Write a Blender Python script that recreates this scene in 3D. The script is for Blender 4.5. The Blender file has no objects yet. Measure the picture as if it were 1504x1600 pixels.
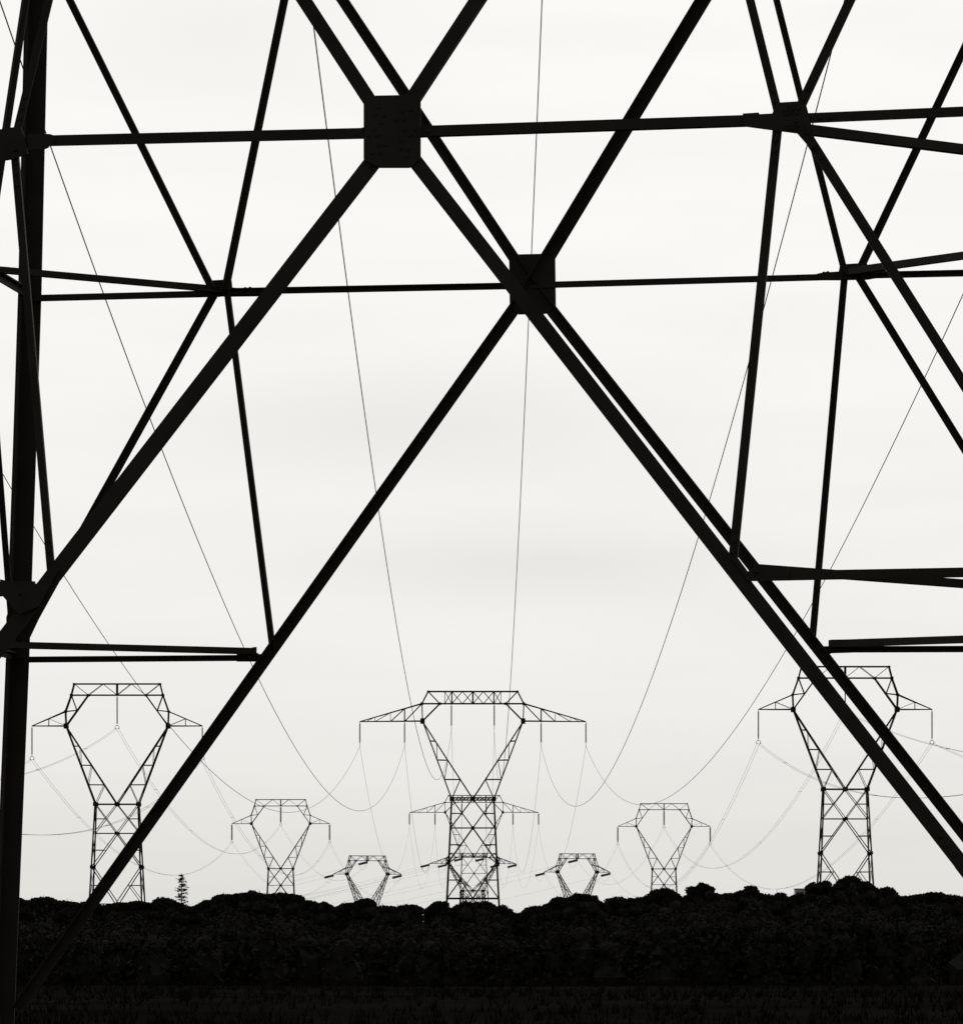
import bpy, bmesh, math, random
from mathutils import Vector, Matrix, noise

# ------------------------------------------------------------------ camera
F = 8000.0            # focal length in photograph pixels (1504 wide)
CX, HY = 752.0, 1450.0
EYE = 1.6
scn = bpy.context.scene
COL = scn.collection
cam = bpy.data.cameras.new('camera')
cam.sensor_fit = 'HORIZONTAL'; cam.sensor_width = 36.0
cam.lens = 36.0 * F / 1504.0
cam.shift_y = (HY - 800.0) / 1504.0
cam.clip_start = 1.0; cam.clip_end = 20000.0
camo = bpy.data.objects.new('camera', cam); COL.objects.link(camo)
camo.location = (0, 0, EYE); camo.rotation_euler = (math.radians(90), 0, 0)
scn.camera = camo
scn.view_settings.view_transform = 'Standard'; scn.view_settings.look = 'None'
scn.view_settings.exposure = 0.0; scn.view_settings.gamma = 1.0

# ------------------------------------------------------------------ sky: bright veil of cloud ahead, dull behind the camera
world = bpy.data.worlds.new('World'); scn.world = world; world.use_nodes = True
nt = world.node_tree; nt.nodes.clear()
N = nt.nodes.new; L = nt.links.new
def math_node(op, a, b=None, c=None):
    n = N('ShaderNodeMath'); n.operation = op
    for i, v in enumerate((a, b, c)):
        if v is None: continue
        if isinstance(v, (int, float)): n.inputs[i].default_value = v
        else: L(v, n.inputs[i])
    return n.outputs[0]
tc = N('ShaderNodeTexCoord'); sep = N('ShaderNodeSeparateXYZ'); L(tc.outputs['Generated'], sep.inputs[0])
ramp = N('ShaderNodeValToRGB'); L(math_node('MULTIPLY', sep.outputs['Z'], 4.0), ramp.inputs[0])
cr = ramp.color_ramp
cr.elements[0].position = 0.0; cr.elements[0].color = (0.755, 0.740, 0.706, 1)
cr.elements[1].position = 0.75; cr.elements[1].color = (0.955, 0.944, 0.920, 1)
for p, c in ((0.07, (0.785, 0.770, 0.735, 1)), (0.17, (0.862, 0.849, 0.816, 1)), (0.32, (0.905, 0.892, 0.859, 1)), (0.55, (0.952, 0.940, 0.913, 1))):
    e = cr.elements.new(p); e.color = c
mp = N('ShaderNodeMapping'); mp.inputs['Scale'].default_value = (9, 9, 70); L(tc.outputs['Generated'], mp.inputs[0])
nz = N('ShaderNodeTexNoise'); nz.inputs['Scale'].default_value = 1.6; nz.inputs['Detail'].default_value = 3.0; L(mp.outputs[0], nz.inputs['Vector'])
streak = math_node('MULTIPLY_ADD', nz.outputs[0], 0.09, 0.955)
def veil(x0, z0, sx, sz, depth):      # a soft darker bar of stratus
    a = math_node('POWER', math_node('DIVIDE', math_node('SUBTRACT', sep.outputs['X'], x0), sx), 2.0)
    b = math_node('POWER', math_node('DIVIDE', math_node('SUBTRACT', sep.outputs['Z'], z0), sz), 2.0)
    e = math_node('EXPONENT', math_node('MULTIPLY', math_node('ADD', a, b), -1.0))
    w = math_node('MULTIPLY', e, math_node('MULTIPLY_ADD', nz.outputs[0], 1.2, 0.4))
    return math_node('SUBTRACT', 1.0, math_node('MULTIPLY', w, depth))
v = math_node('MULTIPLY', streak, veil(-0.015, 0.098, 0.045, 0.010, 0.085))
v = math_node('MULTIPLY', v, veil(0.012, 0.071, 0.045, 0.007, 0.085))
v = math_node('MULTIPLY', v, veil(-0.05, 0.172, 0.03, 0.012, 0.06))
mr = N('ShaderNodeMapRange'); mr.interpolation_type = 'SMOOTHSTEP'
L(sep.outputs['Y'], mr.inputs[0])
mr.inputs[1].default_value = -0.35; mr.inputs[2].default_value = 0.93; mr.inputs[3].default_value = 0.18; mr.inputs[4].default_value = 1.0
v = math_node('MULTIPLY', v, mr.outputs[0])
vm = N('ShaderNodeVectorMath'); vm.operation = 'SCALE'; L(ramp.outputs[0], vm.inputs[0]); L(v, vm.inputs['Scale'])
bg = N('ShaderNodeBackground'); L(vm.outputs[0], bg.inputs[0]); bg.inputs[1].default_value = 1.0
out = N('ShaderNodeOutputWorld'); L(bg.outputs[0], out.inputs[0])

# veiled sun ahead of the camera, to the right
sl = bpy.data.lights.new('sun', 'SUN'); sl.energy = 0.5; sl.angle = math.radians(25); sl.color = (1, .97, .92)
so = bpy.data.objects.new('sun', sl); COL.objects.link(so)
so.rotation_euler = (math.radians(-58), 0, math.radians(-18)); so.location = (0, 0, 200)

# ------------------------------------------------------------------ materials
def material(name, col, rough=0.8, spec=0.3, var=0.3, scale=3.0, bump=0.0, metal=0.0):
    m = bpy.data.materials.new(name); m.use_nodes = True
    t = m.node_tree; b = t.nodes['Principled BSDF']
    b.inputs['Roughness'].default_value = rough; b.inputs['Specular IOR Level'].default_value = spec
    b.inputs['Metallic'].default_value = metal
    tcn = t.nodes.new('ShaderNodeTexCoord')
    n = t.nodes.new('ShaderNodeTexNoise'); n.inputs['Scale'].default_value = scale; n.inputs['Detail'].default_value = 6
    t.links.new(tcn.outputs['Object'], n.inputs['Vector'])
    r = t.nodes.new('ShaderNodeValToRGB')
    r.color_ramp.elements[0].position = .3; r.color_ramp.elements[1].position = .72
    r.color_ramp.elements[0].color = (*[c * (1 - var) for c in col], 1)
    r.color_ramp.elements[1].color = (*[c * (1 + var) for c in col], 1)
    t.links.new(n.outputs[0], r.inputs[0]); t.links.new(r.outputs[0], b.inputs['Base Color'])
    if bump:
        bp = t.nodes.new('ShaderNodeBump'); bp.inputs['Strength'].default_value = bump
        t.links.new(n.outputs[0], bp.inputs['Height']); t.links.new(bp.outputs[0], b.inputs['Normal'])
    return m
M_STEEL = material('painted_steel', (.055, .048, .040), .75, .15, .2, 2.5, .1)
M_FARSTEEL = material('weathered_steel', (.040, .037, .033), .8, .1, .2, .5)
M_WIRE = material('conductor', (.04, .038, .035), .7, .1, .1, 1)
M_GLASS = material('insulator_glass', (.045, .045, .042), .5, .2, .2, 2)
M_LEAF = material('foliage', (.034, .033, .028), .95, .0, .15, .8)
M_BARK = material('bark', (.035, .030, .025), .95, .02, .3, 2)
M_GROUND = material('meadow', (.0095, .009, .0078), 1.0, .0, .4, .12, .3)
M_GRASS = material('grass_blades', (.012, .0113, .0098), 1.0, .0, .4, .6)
M_WALL = material('pale_render', (.62, .61, .58), .9, .05, .08, .4)
M_WIN = material('window_glass', (.04, .04, .045), .3, .3, .1, 1)

# ------------------------------------------------------------------ helpers
def tag(o, label=None, cat=None, group=None, kind=None):
    if label: o['label'] = label
    if cat: o['category'] = cat
    if group: o['group'] = group
    if kind: o['kind'] = kind
    return o
def empty(name, loc, rz=0.0):
    o = bpy.data.objects.new(name, None); COL.objects.link(o)
    o.location = loc; o.rotation_euler = (0, 0, rz); o.empty_display_size = 1; return o
class MB:
    SC = 1.0      # section scale of the pylon being built
    def __init__(s): s.v = []; s.f = []
    def add(s, vs, fs):
        k = len(s.v); s.v += [tuple(p) for p in vs]; s.f += [tuple(i + k for i in f) for f in fs]
    def box(s, p, q, b, h=None, up=None):          # square bar from p to q
        p = Vector(p); q = Vector(q); h = (h or b) * MB.SC; b = b * MB.SC
        d = (q - p); ln = d.length
        if ln < 1e-6: return
        d /= ln
        up = Vector(up) if up else (Vector((0, 0, 1)) if abs(d.z) < .95 else Vector((0, 1, 0)))
        s1 = d.cross(up).normalized(); s2 = s1.cross(d).normalized()
        vs = [e + s1 * (i * b / 2) + s2 * (j * h / 2) for e in (p, q) for i, j in ((-1, -1), (1, -1), (1, 1), (-1, 1))]
        s.add(vs, [(0, 1, 2, 3), (7, 6, 5, 4), (0, 4, 5, 1), (1, 5, 6, 2), (2, 6, 7, 3), (3, 7, 4, 0)])
    def angle(s, p, q, n, b, side=1, t=.014, b2=None):   # rolled L-section: one flange flat in the face (normal n), the other standing inwards
        p = Vector(p); q = Vector(q); d = (q - p).normalized(); n = Vector(n); n = (n - d * n.dot(d)).normalized()
        w = d.cross(n).normalized() * side
        if w.length < .5: return
        b2 = b2 or b * .8
        prof = [(-b / 2, 0), (b / 2, 0), (b / 2, -t), (-b / 2 + t, -t), (-b / 2 + t, -b2), (-b / 2, -b2)]
        vs = [e + w * x + n * y for e in (p, q) for x, y in prof]
        fs = [(i, (i + 1) % 6, 6 + (i + 1) % 6, 6 + i) for i in range(6)] + [(0, 3, 2, 1), (0, 5, 4, 3), (6, 7, 8, 9), (6, 9, 10, 11)]
        s.add(vs, fs)
    def plate(s, pts, n, t):                        # flat plate outline with thickness t along n
        n = Vector(n) * t; k = len(pts)
        pts = [Vector(p) for p in pts]
        vs = [p for p in pts] + [p - n for p in pts]
        s.add(vs, [tuple(range(k)), tuple(range(2 * k - 1, k - 1, -1))] + [(i, i + k, (i + 1) % k + k, (i + 1) % k) for i in range(k)])
    def bolt(s, c, n, r, h):
        c = Vector(c); n = Vector(n).normalized(); a = n.orthogonal().normalized(); b = n.cross(a)
        vs = [c + n * z + (a * math.cos(i * math.pi / 3) + b * math.sin(i * math.pi / 3)) * r for z in (0, h) for i in range(6)]
        s.add(vs, [(6, 7, 8, 9, 10, 11)] + [(i, (i + 1) % 6, 6 + (i + 1) % 6, 6 + i) for i in range(6)])
    def tube(s, pts, r, n=5):
        k = len(s.v); m = len(pts)
        for i, p in enumerate(pts):
            p = Vector(p); d = (Vector(pts[min(i + 1, m - 1)]) - Vector(pts[max(i - 1, 0)])).normalized()
            a = d.cross(Vector((0, 0, 1)));
            a = a.normalized() if a.length > 1e-3 else Vector((1, 0, 0))
            b = a.cross(d)
            rr = r[i] if isinstance(r, (list, tuple)) else r
            for j in range(n):
                t = 2 * math.pi * j / n; s.v.append(tuple(p + (a * math.cos(t) + b * math.sin(t)) * rr))
        for i in range(m - 1):
            for j in range(n):
                s.f.append((k + i * n + j, k + i * n + (j + 1) % n, k + (i + 1) * n + (j + 1) % n, k + (i + 1) * n + j))
        s.f.append(tuple(k + j for j in range(n))); s.f.append(tuple(k + (m - 1) * n + n - 1 - j for j in range(n)))
    def build(s, name, mat, parent=None, smooth=False):
        me = bpy.data.meshes.new(name); me.from_pydata(s.v, [], s.f); me.validate()
        bm = bmesh.new(); bm.from_mesh(me); bmesh.ops.recalc_face_normals(bm, faces=bm.faces) if len(bm.faces) < 20000 else None; bm.to_mesh(me); bm.free()
        if smooth: me.polygons.foreach_set('use_smooth', [True] * len(me.polygons))
        me.materials.append(mat)
        o = bpy.data.objects.new(name, me); COL.objects.link(o)
        if parent: o.parent = parent
        return o

# ------------------------------------------------------------------ ground
def ground_z(x, y):
    def sm(a, b, t):
        t = min(max((t - a) / (b - a), 0), 1); return t * t * (3 - 2 * t)
    z = -9.0 * sm(110, 620, y) - 15.0 * sm(1000, 2300, y)
    return z + .12 * noise.noise(Vector((x * .05, y * .05, 0))) * min(1, y / 80 if y > 0 else 0)
ys = [-400, -150, -60] + [i * 6 for i in range(-5, 60)] + [360 + i * 30 for i in range(0, 30)] + [1300 + i * 150 for i in range(0, 15)] + [3600, 4200, 5200, 7000, 10000, 15000]
xs = [-9000, -5000, -2500, -1200, -600] + [-400 + i * 16 for i in range(51)] + [600, 1200, 2500, 5000, 9000]
g = MB(); nx = len(xs)
g.v = [(x, y, ground_z(x, y)) for y in ys for x in xs]
g.f = [(j * nx + i, j * nx + i + 1, (j + 1) * nx + i + 1, (j + 1) * nx + i) for j in range(len(ys) - 1) for i in range(nx - 1)]
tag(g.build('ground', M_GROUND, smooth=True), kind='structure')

# ------------------------------------------------------------------ the near pylon (square body, 10.4 m wide, turned 7 degrees)
ZR = 6.595 + EYE            # level of the big face nodes
BAT = 0.0326                # batter of each face
TH = math.atan(978 / 8000.)
U = Vector((math.cos(TH), -math.sin(TH), 0)); V = Vector((math.sin(TH), math.cos(TH), 0)); UP = Vector((0, 0, 1))
P1 = Vector(((612 - CX) / F * 42.38, 42.38, ZR)); P2 = Vector(((832 - CX) / F * 52.5, 52.5, ZR))
O = (P1 + P2) / 2
HF = (P2 - P1).dot(V) / 2
W0 = 5.315
def spread(z):              # how much wider than at ZR the leg stands out sideways at level z (the leg kinks at each panel point)
    if z > ZR: return -.034 * (z - ZR) if z < ZR + 4 else -.136 - .029 * (z - ZR - 4)
    if z > 4.43: return .041 * (ZR - z)
    return .041 * (ZR - 4.43) + .049 * (4.43 - z)
pylon = empty('lattice_pylon', (O.x, O.y, 0))
tag(pylon, 'huge black steel pylon in the foreground, its crossing girders filling the whole frame', 'pylon')
def loc(p): return Vector(p) - pylon.location
def face_pt(px, py, s):     # s=-1 face nearest the camera, +1 the far face; a point of the photograph laid on that battered face
    ray = Vector(((px - CX) / F, 1, (HY - py) / F)); c0 = Vector((0, 0, EYE))
    # (c0 + t ray - O).V = s*(HF + BAT*(ZR - z))
    t = (s * (HF + BAT * (ZR - EYE)) - (c0 - O).dot(V)) / (ray.dot(V) + s * BAT * ray.z)
    return c0 + ray * t
def corner(sa, sv, z):
    e = BAT * (ZR - z); return O + U * sa * (W0 + spread(z)) + V * sv * (HF + e) + UP * (z - ZR)
def norm(face):
    n = {'front': -V, 'back': V, 'left': -U, 'right': U}[face]
    return (n + UP * BAT).normalized()
BEAM_I = [0]
def member(name, p, q, face, b, off=None):
    # members lie against the face one behind another, so that no two flanges share a plane
    BEAM_I[0] += 1
    k = (BEAM_I[0] % 5) * .003
    n = norm(face)
    o = n * (-(.018 + k) if off is None else off)
    m = MB(); m.angle(loc(p) + o, loc(q) + o, n, b, 1 if BEAM_I[0] % 2 else -1)
    # bolt heads near both ends
    d = (Vector(q) - Vector(p)); ln = d.length; d.normalize()
    for e, sgn in ((p, 1), (q, -1)):
        for i in range(3):
            dist = .12 + .09 * i
            if ln > 1.5: m.bolt(loc(e) + o + d * sgn * dist, n, .017, .014)
    return m.build(name, M_STEEL, pylon)
def gusset(pts, face, t=.016, off=0.0, bolts=()):
    n = norm(face); m = MB(); m.plate([loc(p) + n * off for p in pts], n, t)
    for b in bolts: m.bolt(loc(b) + n * off, n, .015, .012)
    return m.build('gusset_plate', M_STEEL, pylon)

FR, BK = -1, 1
SP = {FR: 'front', BK: 'back'}
def fm(name, a, b, s, wpx):
    sc = (42.4 if s == FR else 52.5) / F
    return member(name, face_pt(*a, s), face_pt(*b, s), SP[s], wpx * sc)
# legs: L-sections with the heel at the corner
ZW = 40.0
for sa in (-1, 1):
    for sv in (-1, 1):
        m = MB(); a = -U * sa; c = -V * sv; b = .205; t = .022
        prof = [(0, 0), (b, 0), (b, t), (t, t), (t, b), (0, b)]
        zl = (-.2, 4.43, ZR, ZW); d = (loc(corner(sa, sv, ZR)) - loc(corner(sa, sv, 4.43))).normalized()
        vs = [loc(corner(sa, sv, z)) + a * x + c * y for z in zl for x, y in prof]
        m.add(vs, [(k * 6 + i, k * 6 + (i + 1) % 6, k * 6 + 6 + (i + 1) % 6, k * 6 + 6 + i) for k in range(3) for i in range(6)] + [(0, 3, 2, 1), (0, 5, 4, 3), (18, 19, 20, 21), (18, 21, 22, 23)])
        for zz in (3.0, ZR):           # splice covers with bolts
            e = loc(corner(sa, sv, zz)); 
            m.box(e + a * .11 - c * .008 + d * -.45, e + a * .11 - c * .008 + d * .45, .17, .012, up=c)
            for i in range(8):
                for xo in (.06, .16): m.bolt(e + a * xo - c * .014 + d * (-.4 + i * .114), -c, .017, .014)
        m.build('leg', M_STEEL, pylon)
        f = MB(); b0 = loc(corner(sa, sv, 0)); f.tube([b0 - UP * .4, b0 + UP * .25, b0 + UP * .45], [.55, .5, .3], 12); f.build('footing', M_STEEL, pylon)

# --- front face
zf = HY
FRONT_L = (-365, 226); FRONT_R = (1590, 168)
fm('horizontal_brace', (-365, 229), (612, 206), FR, 17)
fm('horizontal_brace', (612, 205), (1240, 184), FR, 16.5)
fm('horizontal_brace', (1240, 184), (1592, 169), FR, 15.5)
fm('diagonal_brace', (612, 212), (-330, 1433), FR, 27)
fm('diagonal_brace', (612, 204.5), (1504, 1352.5), FR, 23)
fm('diagonal_brace', (1500, 1348), (1620, 1504), FR, 23)
fm('diagonal_brace', (612, 210), (-335, -1241), FR, 22)
fm('diagonal_brace', (607, 207), (1552, -1237), FR, 22)
fm('secondary_brace', (1220, 195), (1053, -476), FR, 13.5)
fm('secondary_brace', (1238, 190), (1574, -532), FR, 14)
fm('secondary_brace', (1214, 195), (1143, 885), FR, 14)
fm('secondary_brace', (1252, 197), (1613, 770), FR, 15.5)
fm('secondary_brace', (25, 205), (183, -449), FR, 13)
fm('secondary_brace', (-24, 205), (-343, -515), FR, 14)
fm('secondary_brace', (21, 232), (79, 900), FR, 12)
fm('secondary_brace', (-6, 238), (-345, 800), FR, 15.5)
fm('horizontal_brace', (1172, 900), (1600, 892), FR, 15)
fm('horizontal_brace', (52, 915), (-360, 918), FR, 15)
# --- far face
fm('horizontal_brace', (48, 466.5), (345, 459), BK, 10.5)
fm('horizontal_brace', (345, 456), (832, 446.5), BK, 10)
fm('horizontal_brace', (832, 446), (1330, 432), BK, 10)
fm('horizontal_brace', (1330, 431), (1628, 424.5), BK, 10)
fm('diagonal_brace', (828.5, 449), (27.5, 1578), BK, 18)
fm('diagonal_brace', (838, 454.5), (1640, 1474.5), BK, 18.8)
fm('diagonal_brace', (832, 447), (78, -690), BK, 17.5)
fm('diagonal_brace', (830, 447), (1592, -817), BK, 21)
fm('secondary_brace', (334, 455), (62, -97), BK, 12)
fm('secondary_brace', (353, 455), (468, -110), BK, 11.5)
fm('secondary_brace', (339, 455), (36, 1002), BK, 12)
fm('secondary_brace', (355, 452), (427, 1018), BK, 10.5)
fm('secondary_brace', (1321, 432), (1186, -108), BK, 10.5)
fm('secondary_brace', (1340, 428), (1592, -104), BK, 12)
fm('secondary_brace', (1320, 425), (1269, 1003), BK, 10.5)
fm('secondary_brace', (1338, 428), (1640, 920), BK, 12)
fm('horizontal_brace', (420, 1028), (26, 1031), BK, 9.5)
fm('horizontal_brace', (1284, 1015), (1650, 1014), BK, 10)

# --- side faces: the same pattern, laid out from the corner levels
def sp(side, a, z):        # a = -1 near corner .. +1 far corner
    e = BAT * (ZR - z); return O + U * side * (W0 + spread(z)) + V * a * (HF + e) + UP * (z - ZR)
Z3 = 2.83 + EYE
NS = {(1, -1): .565, (1, 1): .50, (-1, -1): .60, (-1, 1): .60}
for side, face in ((-1, 'left'), (1, 'right')):
    fb = .11
    S = lambda a, z: sp(side, a, z)
    member('horizontal_brace', S(-1, ZR), S(0, ZR), face, .085)
    member('horizontal_brace', S(0, ZR), S(1, ZR), face, .085)
    for s in (-1, 1):
        ns = NS[(side, s)]
        member('diagonal_brace', S(0, ZR), S(s * .999, .05), face, .13)
        member('diagonal_brace', S(0, ZR), S(s, ZR + 7.6), face, .115)
        member('secondary_brace', S(s * ns, ZR), S(s * .44, ZR + 3.4), face, .08)
        member('secondary_brace', S(s * ns, ZR), S(s * .97, ZR + 3.6), face, .08)
        member('secondary_brace', S(s * ns, ZR), S(s * .55, Z3), face, .075)
        member('secondary_brace', S(s * ns, ZR), S(s * .985, Z3 + .1), face, .08)
        member('horizontal_brace', S(s * .55, Z3), S(s, Z3), face, .075)
        c = S(s * ns, ZR)
        gusset([c + V * x + UP * z for x, z in ((-.14, -.09), (.14, -.09), (.14, .09), (-.14, .09))], face, .014, .004)
    c = S(0, ZR)
    gusset([c + V * x + UP * z for x, z in ((-.24, -.2), (-.14, -.3), (.14, -.3), (.24, -.2), (.24, .2), (.14, .3), (-.14, .3), (-.24, .2))], face, .016, .004)
# --- level corner braces between neighbouring faces
def strut(p, q, b):
    m = MB(); h = UP * b / 2; m.angle(loc(p) - h, loc(q) - h, -UP, b, 1, b2=b); return m.build('plan_brace', M_STEEL, pylon)
DROP = UP * .035
sideN = lambda side, s: sp(side, s * NS[(side, s)], ZR)
strut(face_pt(1255, 201.7, FR), sideN(1, -1) , .08)
strut(face_pt(30, 228, FR), sideN(-1, -1) - DROP, .08)
strut(face_pt(1322, 424.5, BK), sideN(1, 1), .072)
strut(face_pt(350, 452, BK), sideN(-1, 1), .072)
strut(face_pt(1176, 888, FR), sp(1, -.73, Z3), .07)
strut(face_pt(36, 922, FR), sp(-1, -.55, Z3), .07)
strut(face_pt(1298, 1006, BK), sp(1, .55, Z3), .075)
strut(face_pt(401, 1017.5, BK), sp(-1, .55, Z3), .07)
# --- gusset plates
def gp(pts, s, off=.004, t=.016, grid=None):
    bolts = []
    if grid:
        x0, y0, sc_, dirs = grid
        for dx, dy in dirs:
            h_ = math.hypot(dx, dy); dx /= h_; dy /= h_
            for k_, l_ in ((.45, -1), (.62, 1), (.80, -1), (.97, 1)):
                bolts.append(face_pt(x0 + dx * k_ * sc_ - dy * l_ * 4.5, y0 + dy * k_ * sc_ + dx * l_ * 4.5, s))
    return gusset([face_pt(*p, s) for p in pts], SP[s], t, off, bolts)
gp([(568, 163), (587, 149), (640, 148), (657, 158), (657, 247), (640, 262), (593, 262), (568, 249)], FR, grid=(612, 206, 46, ((1, 1.29), (-1, 1.29), (-1, -1.5), (1, -1.5), (.8, 0), (-.8, 0))))
gp([(796, 408), (806, 398), (850, 397), (868, 405), (869, 480), (853, 491), (811, 492), (797, 480)], BK, off=-.040, grid=(832, 446, 38, ((1, 1.27), (-1, 1.4), (-1, -1.5), (1, -1.6))))
gp([(1160, 177), (1185, 175.5), (1186, 178), (1206, 177), (1214, 160), (1247, 158), (1259, 164), (1261, 174), (1268, 200), (1275, 228), (1266, 232), (1245, 208), (1206, 203), (1161, 197)], FR, grid=(1235, 184, 19, ((-1, -3), (1, -2), (-1, 6), (1, 1.6))))
gp([(-6, 203), (14, 199), (32, 198), (38, 212), (44, 240), (18, 249), (-4, 252), (-30, 246), (-40, 210)], FR)
gp([(322, 440), (330, 438), (356, 436.5), (362, 438), (363, 449), (380, 450.5), (383, 448), (387, 450), (391, 447.5), (395, 450), (413, 453), (405, 463), (362, 463.5), (322, 463)], BK, off=.002)
gp([(1310, 424), (1312, 413), (1345, 411), (1352, 409), (1358, 418), (1384, 423), (1384, 432), (1355, 437), (1310, 438), (1268, 438), (1268, 431), (1278, 427), (1284, 426), (1286, 424), (1290, 425), (1293, 423), (1296, 425)], BK, off=.002)
gp([(398, 1011), (401, 1011), (401, 1022), (410, 1022), (424, 1004), (431, 1012), (410, 1036), (398, 1034), (370, 1034), (370, 1017)], BK, off=.002)
gp([(1298, 999.5), (1330, 999), (1330, 1020), (1299, 1021), (1290, 1024), (1276, 1008), (1288, 1011), (1298, 1011)], BK, off=.002)
gp([(1142, 872), (1150, 868), (1160, 882), (1168, 893), (1185, 882), (1232, 886), (1232, 907), (1168, 908)], FR, off=.002)
gp([(0, 905), (30, 912), (59, 912), (74, 893), (84, 880), (92, 890), (60, 948), (30, 960), (0, 927)], FR, off=.002)
gp([(18, 940), (60, 925), (70, 948), (44, 1003), (42, 1038), (12, 1038), (10, 965)], BK, off=.002)
gp([(44, 209), (78, 209), (84, 211), (84, 227), (76, 228), (76, 230), (68, 233), (44, 234)], FR, off=.002)

# --- upper part of the near pylon: body to the waist, fork, bridge and arms (above the picture)
def body_panels(m, hw, hd, zs, b, faces=((0, 1), (0, -1), (1, 1), (1, -1))):
    # zs: list of levels; alternate corner / centre nodes
    for ax, s in faces:
        def pt(a, z):
            return Vector((a * hw(z), s * hd(z), z)) if ax == 0 else Vector((s * hw(z), a * hd(z), z))
        for i in range(len(zs) - 1):
            z0, z1 = zs[i], zs[i + 1]
            if i % 2 == 0:      # centre at z0, corners at z1
                for c in (-1, 1): m.box(pt(0, z0), pt(c, z1), b)
            else:
                for c in (-1, 1): m.box(pt(c, z0), pt(0, z1), b)
            zm = (z0 + z1) / 2
            for c in (-1, 1): m.box(pt(c * .5, zm), pt(c, zm), b * .8)
            if i % 2 == 1: m.box(pt(-1, z1), pt(1, z1), b)

def insulator(parent, x, y, ztop, ln, r=.13, twin=False, name='insulator_string'):
    m = MB(); m.tube([(x, y, ztop), (x, y, ztop - .35)], .05, 6)
    n = int((ln - 1.0) / .17); z = ztop - .35
    pts = []; rr = []
    for i in range(n):
        pts += [(x, y, z), (x, y, z - .03), (x, y, z - .10), (x, y, z - .165)]; rr += [.05, r, r * .8, .05]; z -= .17
    m.tube(pts, rr, 8); m.tube([(x, y, z), (x, y, ztop - ln + (.45 if twin else 0))], .04, 6)
    o = m.build(name, M_GLASS, parent)
    k = MB(); zb = ztop - ln
    if twin:
        c = (x, y, zb + .2)
        ring = [(x + .38 * math.sin(t), y, zb + .12 - .38 * math.cos(t)) for t in [math.radians(a) for a in range(40, 321, 20)]]
        k.tube(ring, .05, 5)
        for s in (-1, 1): k.box((x + s * .25, y - .25, zb), (x + s * .25, y + .25, zb), .10)
    else:
        k.box((x, y - .3, zb), (x, y + .3, zb), .09)
    k.build('clamp', M_GLASS, o)
    return o

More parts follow.
